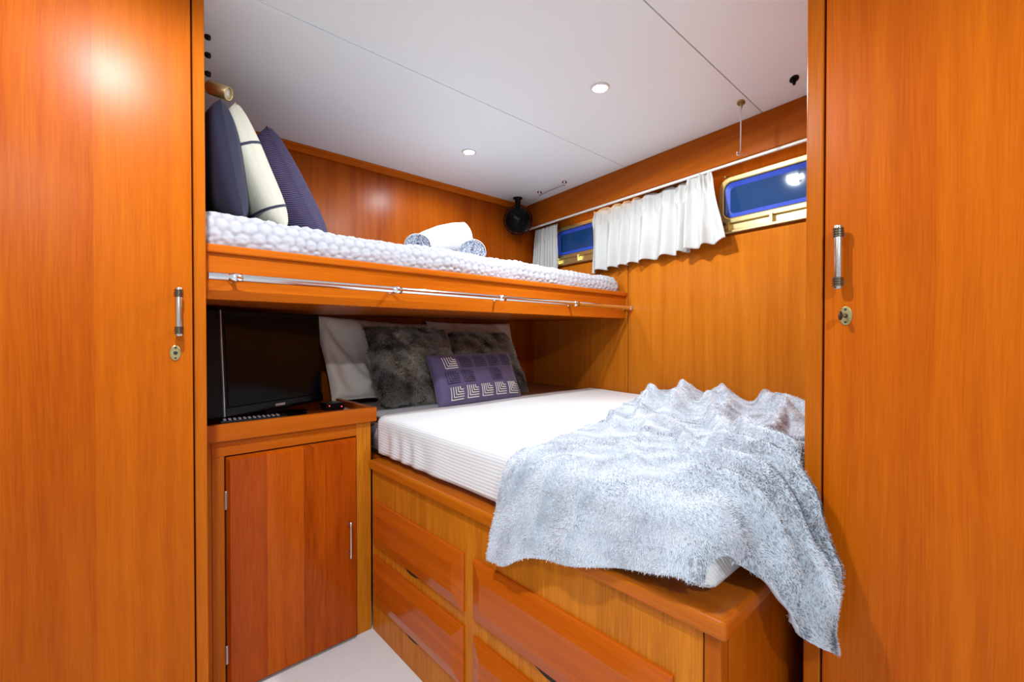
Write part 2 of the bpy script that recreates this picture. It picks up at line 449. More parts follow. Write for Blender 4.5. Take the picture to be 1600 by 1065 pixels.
def lock_plate(parent, c, wdir, out, h=.036, wd=.021):
    o = Vector(out).normalized(); u = Vector(wdir).normalized(); c = Vector(c)
    bm = bmesh.new(); n = 28
    rings = []
    for (t, s) in ((0, 1), (.002, 1), (.003, .88)):
        rings.append([bm.verts.new(c + o * t + u * math.cos(2*PI*k/n) * wd/2 * s + UZ * math.sin(2*PI*k/n) * h/2 * s) for k in range(n)])
    for a, b in zip(rings, rings[1:]):
        for k in range(n): bm.faces.new((a[k], a[(k+1) % n], b[(k+1) % n], b[k]))
    bm.faces.new(rings[-1])
    p = new_obj('lock_plate', bm, M['oldbrass'], parent)
    bm = bmesh.new()
    for s in (-1, 1): add_lathe(bm, [(0, .0022), (.0012, .0018), (.0014, .0002)], c + o * .003 + UZ * s * h * .33, o, 10)
    add_lathe(bm, [(0, .0042), (.0012, .0038), (.0013, .0002)], c + o * .003, o, 14)
    return p, bm

# left wardrobe: front on Y = 1.30
XL = .19
wl = thing('wardrobe', 'tall teak wardrobe at the left with bar handle and empty keyhole plate', 'wardrobe', (-.4, 1.32, 0), 'built-in wardrobes')
box('side_panel', XL - .025, XL - .002, 1.322, YB, 0, CEIL, M['wood_z'], wl, bevel=0)
box('stile', .166, XL, 1.30, 1.325, 0, CEIL, M['wood_stile'], wl, bevel=.003, seg=3)
box('carcass', -1.05, .166, 1.322, 1.34, 0, CEIL, M['dark_gap'], wl, bevel=0)
d1 = box('door', -.40, .1625, 1.300, 1.320, .02, CEIL - .004, M['wood_z'], wl, bevel=.002)
d2 = box('door', -1.0, -.404, 1.300, 1.320, .02, CEIL - .004, M['wood_z'], wl, bevel=.002)
pull_handle('door_handle', d1, (.134, 1.30, 1.156), (0, 0, 1), (0, -1, 0), .112)
_, kb = lock_plate(d1, (.129, 1.30, 1.061), (1, 0, 0), (0, -1, 0))
new_obj('keyhole', kb, M['rubber'], d1)

# right wardrobe: front on X = 1.05
wq = thing('wardrobe', 'tall teak wardrobe at the right with a key in its lock', 'wardrobe', (1.07, -.3, 0), 'built-in wardrobes')
box('stile', 1.05, 1.075, .237, .266, 0, CEIL, M['wood_stile'], wq, bevel=.003, seg=3)
box('side_panel', 1.072, 1.93, .245, .262, 0, CEIL, M['wood_z'], wq, bevel=0)
box('carcass', 1.074, 1.09, -.95, .24, 0, CEIL, M['dark_gap'], wq, bevel=0)
d3 = box('door', 1.05, 1.072, -.40, .2335, .02, CEIL - .004, M['wood_right'], wq, bevel=.002)
box('door', 1.05, 1.072, -.95, -.404, .02, CEIL - .004, M['wood_right'], wq, bevel=.002)
pull_handle('door_handle', d3, (1.05, .207, 1.249), (0, 0, 1), (-1, 0, 0), .120)
_, kb = lock_plate(d3, (1.05, .199, 1.139), (0, 1, 0), (-1, 0, 0))
new_obj('plate_screws', kb, M['rubber'], d3)
kx = tag(thing('key', 'small dark key sticking out of the right wardrobe lock', 'key', (1.03, .2, 1.139)), 'small dark key sticking out of the right wardrobe lock', 'key')
bm = bmesh.new(); add_lathe(bm, [(0, .0022), (.016, .0022)], (1.046, .199, 1.139), (-1, 0, 0), 10); new_obj('shank', bm, M['oldbrass'], kx, True)
bm = bmesh.new(); add_sphere(bm, (1.024, .202, 1.1385), .011, .9, .30, .75, 18, 10, Matrix.Rotation(math.radians(-25), 4, 'Y')); new_obj('bow', bm, M['keyblack'], kx, True)

# ------------------------------------------------------------------ upper bunk
YR = 1.37
bk = thing('bunk', 'upper teak bunk across the cabin with a chrome guard rail', 'bunk', (1.1, 1.37, 1.195))
XR = 2.098
box('front_board', XL, XR, YR, YR + .022, 1.195, 1.318, M['wood_x'], bk, bevel=.002)
box('cap_moulding', XL, XR, YR - .012, YR + .03, 1.314, 1.336, M['wood_x'], bk, bevel=.005, seg=3)
box('base_board', XL, XR + .06, YR + .022, YB, 1.198, 1.214, M['wood_back'], bk, bevel=0)
bm = bmesh.new(); add_tube(bm, [(.198, YR - .045, 1.250), (.25, YR - .045, 1.250), (2.105, YR - .045, 1.250)], .0100, 16)
gr = new_obj('guard_rail', bm, M['chrome'], bk, True)
for x in (.256, .71, 1.165, 1.62, 2.078):
    bm = bmesh.new()
    add_lathe(bm, [(-.016, .0105), (-.016, .0116), (-.006, .0116), (-.005, .0124), (.005, .0124), (.006, .0116), (.016, .0116), (.016, .0105)], (x, YR - .045, 1.250), (1, 0, 0), 18)
    add_lathe(bm, [(0, .011), (.003, .011), (.005, .0055), (.045, .005)], (x, YR, 1.250), (0, -1, 0), 14)
    new_obj('rail_bracket', bm, M['chrome'], gr, True)

# plush bubble blanket over the bunk mattress
def bubble_blanket():
    x0, x1 = XL + .006, 2.085
    nx, na = 470, 130
    xs = np.linspace(x0, x1, nx)
    r = .045; zt = 1.420; yb = 2.15; yf = 1.397; z0 = 1.3375
    Lf = zt - r - z0; La = r * PI / 2; Lt = yb - yf - r
    a1 = np.linspace(0, Lf + La + .16, 96); a2 = np.linspace(Lf + La + .16, Lf + La + Lt, na - 96 + 1)[1:]
    a = np.concatenate([a1, a2])
    Xg, A = np.meshgrid(xs, a, indexing='ij')
    y = np.where(A < Lf, yf, np.where(A < Lf + La, yf + r - r * np.cos((A - Lf) / r), yf + r + (A - Lf - La)))
    z = np.where(A < Lf, z0 + A, np.where(A < Lf + La, zt - r + r * np.sin((A - Lf) / r), zt))
    Pg = np.stack([Xg, y, z], -1)
    # ends round down
    e = np.clip((Xg - (x1 - .05)) / .05, 0, 1); Pg[..., 2] -= .05 * e**2.5 * np.clip(A / .09, 0, 1); Pg[..., 1] += .02 * e**2
    low = .006 * snoise(Xg, A, 2.0, 5, 2) + .012 * np.exp(-((Xg - .25) / .12)**2) * np.clip(A / .1, 0, 1)
    Nn = -grid_normals(Pg)
    if Nn[nx // 2, 5, 1] > 0: Nn = -Nn
    p = .0345; row = p * .866
    best = np.full(Xg.shape, 9.0)
    ri = np.floor(A / row)
    wob = .007 * snoise(Xg, A, 5, 8, 2)
    for dr in (-1, 0, 1, 2):
        rr = ri + dr; off = np.where(np.mod(rr, 2) == 0, 0, p / 2)
        cx = np.round((Xg + wob - off) / p) * p + off
        d2 = (Xg + wob - cx)**2 + (A + wob - rr * row)**2
        best = np.minimum(best, d2)
    h = np.sqrt(np.clip(1 - best / (p * .58)**2, 0, 1))
    fade = np.clip(A / .012, 0, 1)
    Pg = Pg + Nn * (.0095 * h**1.3 * fade * (.75 + .5 * snoise(Xg, A, 4, 19, 2)) + low * .9 + .0012 * snoise(Xg, A, 60, 23, 2))[..., None]
    Pg[..., 2] = np.maximum(Pg[..., 2], 1.3372)
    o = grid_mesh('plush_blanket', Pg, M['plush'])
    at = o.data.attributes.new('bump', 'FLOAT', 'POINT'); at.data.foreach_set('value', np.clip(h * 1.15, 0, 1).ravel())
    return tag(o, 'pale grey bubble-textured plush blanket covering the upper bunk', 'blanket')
bubble_blanket()

# ------------------------------------------------------------------ pillows
def pillow_grid(w_, h_, t_, n=30, seed=0, crumple=.0, pinch=.07, taper=0.0, power=.5, flat=4):
    u = np.sin(np.linspace(-1, 1, n) * PI / 2) * .35 + np.linspace(-1, 1, n) * .65
    U, V = np.meshgrid(u, u, indexing='ij')
    T = (t_ / 2) * (np.clip(1 - np.abs(U)**flat, 0, 1) * np.clip(1 - np.abs(V)**flat, 0, 1))**power
    x = w_/2 * U * (1 - pinch * (1 - V**2)) * (1 + taper * V); y = h_/2 * V * (1 - pinch * (1 - U**2))
    e = (1 - U**6) * (1 - V**6)
    cr = crumple * (snoise(U + .25 * V, V * .35, .9, seed + 11, 3) - .9 * np.abs(snoise(U + .3 * V, V * .3, 1.1, seed + 12, 2))) * e
    return np.stack([x, y, T + cr], -1), np.stack([x, y, -T + cr * .3], -1)

def pillow_np(name, fr, bk_, Mx, mat, parent=None):
    n = fr.shape[0]; V = np.concatenate([fr.reshape(-1, 3), bk_.reshape(-1, 3)])
    Mn = np.array(Mx); V = V @ Mn[:3, :3].T + Mn[:3, 3]
    idx = np.arange(n * n).reshape(n, n)
    q = np.stack([idx[:-1, :-1], idx[1:, :-1], idx[1:, 1:], idx[:-1, 1:]], -1).reshape(-1, 4)
    rim = np.concatenate([idx[:, 0], idx[-1, 1:], idx[-2::-1, -1], idx[0, -2:0:-1]]); r2 = np.roll(rim, -1)
    Q = np.concatenate([q, q[:, ::-1] + n*n, np.stack([rim, rim + n*n, r2 + n*n, r2], -1)])
    return np_mesh(name, V, Q[:, ::1], mat, parent)

def place(center, right, up):
    r = Vector(right).normalized(); u = Vector(up); u = (u - r * u.dot(r)).normalized(); n = r.cross(u)
    mt = Matrix.Identity(4)
    for i in range(3):
        mt[i][0] = r[i]; mt[i][1] = u[i]; mt[i][2] = n[i]; mt[i][3] = center[i]
    return mt

# --- fur blades
def tri_data(o):
    me = o.data; me.calc_loop_triangles()
    nv = len(me.vertices); co_ = np.empty(nv * 3); me.vertices.foreach_get('co', co_); co_ = co_.reshape(-1, 3)
    nn = np.empty(nv * 3); me.vertices.foreach_get('normal', nn); nn = nn.reshape(-1, 3)
    t = np.empty(len(me.loop_triangles) * 3, int); me.loop_triangles.foreach_get('vertices', t); t = t.reshape(-1, 3)
    return co_, nn, t

def fur(src, name, mat, count, length, width, comb, tone_fn, seed=1, lift=.7, rnd=.35, keep=None, tipcurl=.5):
    rng = np.random.RandomState(seed)
    co_, nn, t = tri_data(src)
    if keep is not None:
        c = co_[t].mean(1); t = t[keep(c, nn[t].mean(1))]
    a = co_[t[:, 0]]; b = co_[t[:, 1]]; c = co_[t[:, 2]]
    ar = np.linalg.norm(np.cross(b - a, c - a), axis=1); pk = rng.choice(len(t), count, p=ar / ar.sum())
    r1 = np.sqrt(rng.rand(count)); r2 = rng.rand(count); w0 = (1 - r1)[:, None]; w1 = (r1 * (1 - r2))[:, None]; w2 = (r1 * r2)[:, None]
    P = a[pk] * w0 + b[pk] * w1 + c[pk] * w2
    Nn = nn[t[pk, 0]] * w0 + nn[t[pk, 1]] * w1 + nn[t[pk, 2]] * w2
    Nn /= np.linalg.norm(Nn, axis=1, keepdims=True)
    cl = np.stack([snoise(P[:, 0] + P[:, 2], P[:, 1], 9, seed + 1, 2), snoise(P[:, 0], P[:, 1] + P[:, 2], 9, seed + 2, 2), snoise(P[:, 2], P[:, 1] + P[:, 0], 9, seed + 3, 2)], -1)
    D = Nn * lift + np.array(comb)[None, :] + cl * .55 + rng.randn(count, 3) * rnd
    dn = (D * Nn).sum(1); D += Nn * np.maximum(0, .18 - dn)[:, None]
    D /= np.linalg.norm(D, axis=1, keepdims=True)
    Lh = length * rng.uniform(.6, 1.15, count)
    S = np.cross(D, Nn + rng.randn(count, 3) * .6); S /= np.linalg.norm(S, axis=1, keepdims=True) + 1e-9
    wd = width * rng.uniform(.7, 1.3, count)
    mid = P + D * (Lh * .5)[:, None]
    D2 = D + np.array([0, 0, -1.0]) * tipcurl * .4 + cl * .5; D2 /= np.linalg.norm(D2, axis=1, keepdims=True)
    tip = mid + D2 * (Lh * .55)[:, None]
    root = P - Nn * .001
    V = np.stack([root - S * wd[:, None] / 2, root + S * wd[:, None] / 2, mid + S * wd[:, None] * .42, mid - S * wd[:, None] * .42, tip], 1).reshape(-1, 3)
    base = np.arange(count) * 5
    nq = count
    loops = np.concatenate([np.stack([base, base+1, base+2, base+3], -1), ], 0)
    tris = np.stack([base+3, base+2, base+4], -1)
    me = bpy.data.meshes.new(name)
    me.vertices.add(count * 5); me.vertices.foreach_set('co', V.ravel())
    me.loops.add(count * 7); me.polygons.add(count * 2)
    me.loops.foreach_set('vertex_index', np.concatenate([loops.ravel(), tris.ravel()]))
    me.polygons.foreach_set('loop_start', np.concatenate([np.arange(count) * 4, count * 4 + np.arange(count) * 3]))
    me.update(calc_edges=True)
    at = me.attributes.new('along', 'FLOAT', 'POINT'); at.data.foreach_set('value', np.tile([0., 0., .5, .5, 1.], count))
    at = me.attributes.new('tone', 'FLOAT', 'POINT'); at.data.foreach_set('value', np.repeat(np.clip(tone_fn(P, Nn, rng), 0, 1), 5))
    o = bpy.data.objects.new(name, me); COL.objects.link(o); me.materials.append(mat)
    o['kind'] = 'stuff'; o.parent = src.parent if src.parent else src
    return o

# cream sleeping pillows against the bulkhead
f, b = pillow_grid(.60, .41, .12, 44, 3, .046, .05, .10)
t = tag(pillow_np('sleeping_pillow', f, b, place((1.025, 2.06, .99), (1, .02, -.05), (-.10, .14, .37)), M['cream']),
        'cream creased sleeping pillow behind the larger fur cushion, beside the television', 'pillow', 'cream sleeping pillows')
f, b = pillow_grid(.60, .41, .11, 44, 9, .030, .05, .03)
tag(pillow_np('sleeping_pillow', f, b, place((1.625, 2.065, .99), (1, -.01, .0), (.01, .13, .37)), M['cream']),
    'cream sleeping pillow nearest the hull wall, behind the half-hidden fur cushion', 'pillow', 'cream sleeping pillows')

def tone_cushion(sd):
    def fn(P, Nn, rng):
        v = snoise(P[:, 0] + .3 * P[:, 1], P[:, 2], 3.2, sd, 2)
        return np.clip(.34 + .8 * v, .05, 1) * rng.uniform(.1, 1.5, len(P))
    return fn
for lab, c, rt, up, sz, sd in (
    ('larger dark grey-brown fur cushion at the left of the bed head', (1.085, 1.855, .965), (1, .0, -.02), (-.03, .19, .345), (.42, .385), 21),
    ('dark grey-brown fur cushion half hidden behind the violet cushion', (1.545, 1.875, .95), (1, .01, -.01), (-.015, .19, .33), (.40, .37), 22)):
    f, b = pillow_grid(sz[0], sz[1], .125, 24, sd, .006, .03)
    r = thing('fur_cushion', lab, 'cushion', (c[0], c[1], .80), 'fur scatter cushions')
    cov = pillow_np('cover', f, b, place(c, rt, up), M['darkfurbase'], r)
    fur(cov, 'fur_pile', M['fur_dark'], 52000, .024, .0017, (.1, -.1, -.35), tone_cushion(sd), seed=sd, lift=.6, rnd=.25, keep=lambda cc, nn_: nn_[:, 1] < .35)

# violet lumbar cushion with stitched blocks
LC = place((1.295, 1.655, .905), (1, -.005, .01), (0, .10, .215))
f, b = pillow_grid(.485, .245, .105, 40, 31, .004, .04)
rv = thing('lumbar_cushion', 'violet oblong cushion stitched with nested angular blocks', 'cushion', (1.295, 1.655, .80))
pillow_np('cover', f, b, LC, M['violet'], rv)
def surf(u, v):
    T = (.105 / 2) * (max(0, 1 - abs(u)**4) * max(0, 1 - abs(v)**4))**.5
    x = .485/2 * u * (1 - .04 * (1 - v*v)); y = .245/2 * v * (1 - .04 * (1 - u*u))
    return x, y, T
def motif(cu, cv, cw, ch, mat, seed):
    """five nested corner strokes in one block"""
    bm = bmesh.new(); LCi = LC
    for k in range(5):
        s = k / 5.0
        x0 = cu - cw + 2 * cw * s * .92; y0 = cv - ch + 2 * ch * s * .92
        pl = [(x0, cv + ch), (x0, y0), (cu + cw, y0)]
        hw = .0022
        for (a, b2) in zip(pl, pl[1:]):
            nseg = 6; prev = None
            for q in range(nseg + 1):
                uu = a[0] + (b2[0] - a[0]) * q / nseg; vv = a[1] + (b2[1] - a[1]) * q / nseg
                x, y, z = surf(uu, vv)
                dx, dy = (0, 1) if a[1] == b2[1] else (1, 0)
                z += .0028
                p1 = LCi @ Vector((x - dx * hw, y - dy * hw, z)); p2 = LCi @ Vector((x + dx * hw, y + dy * hw, z))
                pm = LCi @ Vector((x, y, z + .0015))
                cur = [bm.verts.new(p1), bm.verts.new(pm), bm.verts.new(p2)]
                if prev:
                    bm.faces.new((prev[0], prev[1], cur[1], cur[0])); bm.faces.new((prev[1], prev[2], cur[2], cur[1]))
                prev = cur
    return new_obj('stitched_block', bm, mat, rv)
for j, cv in enumerate((-.62, -.02, .56)):
    for i in range(5):
        cu = -.66 + i * .345 + (.0 if j != 1 else -.03)
        mt = M['thread_cream'] if j == 0 or (i == 0 and j == 2) else M['thread_dark']
        if j == 1 and i in (2, 4): continue
        motif(cu, cv, .128, .225, mt, i * 3 + j)

# bunk pillows leaning on the wardrobe side
def lean(y, zb, xb, tilt, hh):
    """pillow standing on its edge, leaning to the wardrobe: right = +Y, up leans toward -X"""
    up = Vector((-math.sin(tilt), 0, math.cos(tilt)))
    return Vector((xb, y, zb)) + up * hh / 2, up
for nm, lab, y, xb, tilt, wd, hh, tk, mat, sd in (
    ('navy_cushion', 'dark navy cushion at the head of the upper bunk', 1.66, .298, .17, .46, .315, .10, M['navy'], 41),
    ('striped_cushion', 'ivory cushion with thin navy stripes on the upper bunk', 1.685, .418, .38, .44, .355, .10, M['ivory'], 42),
    ('corduroy_cushion', 'violet ribbed corduroy cushion outermost at the upper bunk head', 1.86, .598, .49, .46, .405, .14, M['cord'], 43)):
    c, up = lean(y, 1.432, xb, tilt, hh)
    Mx = place(c, (0, 1, 0), up)
    f, b = pillow_grid(wd, hh, tk, 34, sd, .006, .02, .0, .42)
    if nm != 'striped_cushion':
        tag(pillow_np(nm, f, b, Mx, mat), lab, 'cushion')
    else:
        r = thing(nm, lab, 'cushion', (c.x, c.y, 1.42))
        pillow_np('cover', f, b, Mx, mat, r)
        for vv in (-.62, .42):
            # a stripe runs right round the cover at one height
            j = int(np.argmin(abs(f[0, :, 1] - vv * hh / 2)))
            n = f.shape[0]
            loop = [Vector(f[i, j]) for i in range(n)] + [Vector(b[i, j]) for i in range(n - 2, 0, -1)]
            ctr = Vector((0, loop[0].y, 0)); bm = bmesh.new(); ra = []
            for q, p in enumerate(loop):
                dd = (loop[(q+1) % len(loop)] - loop[q-1]); nrm = Vector((dd.z, 0, -dd.x)).normalized()
                if nrm.dot(p - ctr) < 0: nrm = -nrm
                o_ = p + nrm * .0015
                ra.append([bm.verts.new(Mx @ (o_ + Vector((0, s * .0035, 0)))) for s in (-1, 1)])
            for q in range(len(ra)):
                a_, b_ = ra[q], ra[(q+1) % len(ra)]
                bm.faces.new((a_[0], b_[0], b_[1], a_[1]))
            new_obj('stripe', bm, M['navyline'], r, True)

# ------------------------------------------------------------------ lower bed
bd = thing('bed_base', 'fitted teak and oak bed base with four raised-panel drawers', 'bed', (1.3, .9, 0))
XB = .748
box('side_panel', XB, XB + .02, .336, 1.588, .0, .606, M['oak'], bd, bevel=.001)
box('corner_post', XB, XB + .03, .306, .334, 0, .606, M['wood_stile'], bd, bevel=.003)
box('end_panel', XB + .03, 1.94, .306, .325, 0, .606, M['wood_z'], bd, bevel=.001)
box('end_stile', XB + .03, XB + .10, .303, .31, 0, .606, M['wood_stile'], bd, bevel=.001)
bm = bmesh.new()
add_box(bm, XB - .016, XB + .07, .292, 1.586, .606, .641, .008, 3)
new_obj('edge_moulding', bm, M['wood_mould'], bd)
box('end_moulding', XB - .014, 1.93, .2915, .36, .6055, .6405, M['wood_x'], bd, bevel=.008, seg=3)
bm = bmesh.new()
pv = [[bm.verts.new((x, y, z)) for x, y in ((XB + .02, .33), (1.92 + .135 * .33 - .02, .33), (1.92 + .135 * 2.16 - .02, 2.16), (XB + .02, 2.16))] for z in (.60, .638)]
bm.faces.new(pv[0][::-1]); bm.faces.new(pv[1])
for k in range(4): bm.faces.new((pv[0][k], pv[0][(k+1) % 4], pv[1][(k+1) % 4], pv[1][k]))
new_obj('platform', bm, M['wood_back'], bd)
def drawer_front(y0, y1, z0, z1, nm='drawer'):
    bm = bmesh.new(); x = XB; ch = .042; dp = .020; e = .006
    def ring(inset, xx): return [bm.verts.new((xx, y0 + inset, z0 + inset)), bm.verts.new((xx, y1 - inset, z0 + inset)), bm.verts.new((xx, y1 - inset, z1 - inset)), bm.verts.new((xx, y0 + inset, z1 - inset))]
    rs = [ring(0, x), ring(0, x - e), ring(.003, x - e - .003), ring(ch, x - dp), ring(ch + .004, x - dp)]
    for a, b in zip(rs, rs[1:]):
        for k in range(4): bm.faces.new((a[k], b[k], b[(k+1) % 4], a[(k+1) % 4]))
    bm.faces.new(rs[-1][::-1]); bm.faces.new(rs[0])
    bmesh.ops.recalc_face_normals(bm, faces=bm.faces)
    d = new_obj(nm, bm, M['drawer'], bd)
    # flat dark crescent under the lower edge, painted shade of a finger notch
    bm = bmesh.new(); yc = (y0 + y1) / 2 + .01; n = 14; pts = []
    top = [(yc - .06 + .12 * k / n, z0 + .004) for k in range(n + 1)]
    bot = [(yc - .06 + .12 * k / n, z0 + .004 - .019 * math.sin(PI * k / n)**.6) for k in range(n + 1)]
    va = [[bm.verts.new((x - .0012, yy, zz)) for yy, zz in ln] for ln in (top, bot)]
    vb = [[bm.verts.new((x + .002, yy, zz)) for yy, zz in ln] for ln in (top, bot)]
    for k in range(n):
        if k in (0, n - 1) and False: continue
        bm.faces.new((va[0][k], va[0][k+1], va[1][k+1], va[1][k]))
        bm.faces.new((va[1][k], va[1][k+1], vb[1][k+1], vb[1][k]))
    new_obj('finger_pull_shade', bm, M['dark_gap'], d)
drawer_front(1.007, 1.570, .330, .494); drawer_front(1.007, 1.570, .115, .289)
drawer_front(.387, .963, .332, .497); drawer_front(.387, .963, .115, .284)

# mattress
def hull_x(y): return 1.92 + HB * y
def mattress():
    bm = bmesh.new()
    x0 = XB + .026; y0 = .345; y1 = YB - .005; z0 = .6415; z1 = .789
    vs = [bm.verts.new(p) for z in (z0, z1) for p in ((x0, y0, z), (hull_x(y0) - .02, y0, z), (hull_x(y1) - .02, y1, z), (x0, y1, z))]
    for q in ((0,3,2,1),(4,5,6,7),(0,1,5,4),(1,2,6,5),(2,3,7,6),(3,0,4,7)): bm.faces.new([vs[i] for i in q])
    bmesh.ops.bevel(bm, geom=list(bm.edges), offset=.028, segments=4, affect='EDGES')
    return tag(new_obj('mattress', bm, M['sheet_grey'], None, True), 'double mattress in a lilac-grey fitted sheet on the lower bed', 'mattress')
mattress()

def drape(px, py, Xe, Ye, zt, r, flare=0.0, omax=9.0):
    ox = np.maximum(0, Xe - px); oy = np.maximum(0, Ye - py); o = np.sqrt(ox**2 + oy**2) + 1e-9
    nx, ny = -ox / o, -oy / o
    o = np.minimum(o, omax)
    ph = np.minimum(o / r, PI / 2)
    out = r * np.sin(ph); drop = r * (1 - np.cos(ph)) + np.maximum(0, o - r * PI / 2)
    hang = np.maximum(0, o - r * PI / 2)
    out = out + flare * hang
    X = np.where(ox > 0, Xe + nx * out, px); Yy = np.where(oy > 0, Ye + ny * out, py)
    return np.stack([X, Yy, zt - drop], -1), hang

def coverlet():
    nu, nv = 150, 150
    u = np.linspace(0, 1, nu); v = np.linspace(0, 1, nv)
    Ug, Vg = np.meshgrid(u, v, indexing='ij')
    Xe = XB + .048; Ye = .365; r = .03; zt = .8005
    dropx = .128 + .01; py0 = Ye - dropx - r * .57
    head = 1.585 + .05 * Ug + .012 * snoise(Ug, Ug * 0, 1.0, 4, 2)
    py = py0 + (head - py0) * Vg
    px0 = Xe - dropx - r * .57
    pyc = np.maximum(py, Ye)
    px = px0 + (hull_x(pyc) - .024 - px0) * Ug
    P, hang = drape(px, py, Xe, Ye, zt, r, omax=dropx + r * .57)
    top = (hang <= 0)
    h = .0035 * snoise(px, py, 1.2, 14, 2) + np.where(hang > 0, .0030 * np.sin(py * 47 + 4 * np.sin(py * 9)) * (.6 + .6 * np.sin(py * 5 + 1)) * np.clip(hang / .05, 0, 1), 0)
    Nn = grid_normals(P); Nn *= np.sign(Nn[nu//2, nv//2, 2])
    P = P + Nn * h[..., None]
    P[..., 2] = np.maximum(P[..., 2], .645)
    return tag(grid_mesh('coverlet', P, M['coverlet'], thick=.004), 'white ribbed cotton coverlet spread over the lower bed', 'bedspread')
coverlet()

# frosted fur throw at the foot of the bed
def throw():
    nu, nv = 260, 200
    u = np.linspace(0, 1, nu); v = np.linspace(0, 1, nv)
    Xe = XB + .027; Ye = .345; r = .055; zt = .822
    # flat-cloth outline, metres: left hem, far edge, foot edge
    def ip(t, pts): return np.interp(t, [p[0] for p in pts], [p[1] for p in pts])
    sm = lambda a, k: np.convolve(np.pad(a, k, 'edge'), np.ones(2*k+1) / (2*k+1), 'valid')
    us = u
    right = 1.89
    # along u: px position at far edge and at foot edge
    far_px = .462 + (right + HB * 1.15 - .462) * us
    foot_px = .622 + (right + .03 - .622) * us
    far_py = sm(ip(far_px, [(.48, .862), (.60, .845), (.74, .80), (.88, .805), (1.15, .85), (1.48, .97), (2.05, 1.19)]), 5)
    foot_py = sm(ip(foot_px, [(.62, .285), (.70, .262), (.79, .205), (.84, .165), (.88, .10), (.92, .035), (.96, .0), (1.0, .01), (1.03, .06), (1.07, .13), (1.2, .20), (1.4, .29), (2, .36)]), 3)
    left_px = sm(ip(v, [(0, .462), (.12, .475), (.246, .522), (.47, .552), (.73, .597), (.85, .618), (1, .622)]), 4)
    Ug, Vg = np.meshgrid(u, v, indexing='ij')
    px = far_px[:, None] * (1 - Vg) + foot_px[:, None] * Vg
    px += (left_px - (far_px[0] * (1 - v) + foot_px[0] * v))[None, :] * (1 - Ug)**3
    py = far_py[:, None] * (1 - Vg) + foot_py[:, None] * Vg
    lim = right + HB * np.maximum(py, .3); px = np.minimum(px, lim - .004 * (1 - Ug))
    # wardrobe corner squeezes the fall
    P, hang = drape(px, py, Xe, Ye, zt, r, flare=.0)
    foot = np.clip((Ye - py) / .35, 0, 1)
    P[..., 1] -= .30 * np.maximum(0, Ye - py - .06) * np.clip((px - .74) / .12, 0, 1) * np.clip((1.06 - px) / .03, 0, 1)
    P[..., 0] += .18 * np.maximum(0, Ye - py - .10) * np.clip((px - .9) / .06, 0, 1) * (px < 1.04)
    P[..., 0] -= .10 * np.maximum(0, Xe - px - .10) * (P[..., 1] > .33)
    # folds
    def ridge(pts, A, wd, sharp=1.0):
        best = np.full(px.shape, 9.); ta = np.zeros(px.shape); tot = 0; acc = []
        for a, b in zip(pts, pts[1:]):
            acc.append(tot); tot += math.hypot(b[0]-a[0], b[1]-a[1])
        for (a, b), s0 in zip(zip(pts, pts[1:]), acc):
            dx, dy = b[0]-a[0], b[1]-a[1]; l2 = dx*dx + dy*dy
            tt = np.clip(((px - a[0]) * dx + (py - a[1]) * dy) / l2, 0, 1)
            d = np.hypot(px - a[0] - tt * dx, py - a[1] - tt * dy)
            sg = np.sign((px - a[0]) * dy - (py - a[1]) * dx)
            d = np.where(sg > 0, d * 1.7, d * .75)
            better = d < best; best = np.where(better, d, best); ta = np.where(better, (s0 + tt * math.sqrt(l2)) / tot, ta)
        return A * np.exp(-(best / wd)**2) * np.clip(np.sin(PI * np.clip(ta * .92 + .04, 0, 1)) * 1.6, 0, 1)
    h = 0
    wx = .02 * snoise(px, py, 2.5, 77, 2)
    RD = [
     ([(1.30, .50), (1.14, .40), (1.06, .28), (1.02, .12), (1.0, .0)], .050, .024),
     ([(1.12, .50), (1.03, .40), (.985, .25), (.965, .06)], .044, .021),
     ([(.96, .46), (.93, .36), (.925, .22), (.925, .05)], .036, .019),
     ([(.84, .44), (.83, .34), (.86, .22), (.885, .10)], .030, .018),
     ([(1.90, 1.10), (1.62, .95), (1.40, .84), (1.15, .72)], .034, .030),
     ([(2.02, .98), (1.80, .90), (1.55, .80), (1.38, .76)], .045, .028),
     ([(2.0, .80), (1.72, .76), (1.45, .62), (1.17, .47)], .034, .030),
     ([(2.06, .86), (1.75, .70), (1.45, .58)], .030, .026),
     ([(1.98, .66), (1.70, .52), (1.50, .40)], .045, .030),
     ([(1.20, .39), (1.38, .42), (1.60, .46)], .030, .022),
     ([(1.20, .62), (1.05, .52), (.93, .45)], .022, .020),
     ([(.99, .66), (.90, .58), (.84, .52)], .016, .018),
     ([(1.36, .70), (1.20, .70), (1.02, .62)], .020, .022),
     ([(.62, .80), (.74, .74), (.86, .72)], .014, .022),
     ([(.55, .72), (.70, .67), (.80, .64)], .012, .020),
     ([(.54, .62), (.72, .57), (.82, .58)], .010, .022),
     ([(1.30, .92), (1.18, .80), (1.04, .74)], .018, .02),
     ([(1.62, 1.02), (1.50, .88), (1.52, .74)], .022, .02),
     ([(1.82, 1.12), (1.72, .98), (1.78, .84)], .020, .02),
     ([(1.93, .60), (1.86, .46), (1.70, .38)], .035, .03),
    ]
    for pts, A, wd in RD:
        h = h + ridge(pts, A * 1.35, wd * 1.05)
    mask = np.clip((px - .85) / .5, 0, 1) * np.clip((py - .3) / .2, 0, 1)
    h = h + (.004 + .018 * mask) * snoise(px + wx, py, 2.4, 61, 3) + .010 * mask
    # gentle swing of the fall over the side and the foot
    h = h + np.clip(hang / .1, 0, 1) * (.008 * np.sin(py * 34 + 1.0) * (ox_(px, Xe) > 0) + .012 * np.sin(px * 55) * (py < Ye))
    wallfade = np.clip((lim - px) / .05, 0, 1)
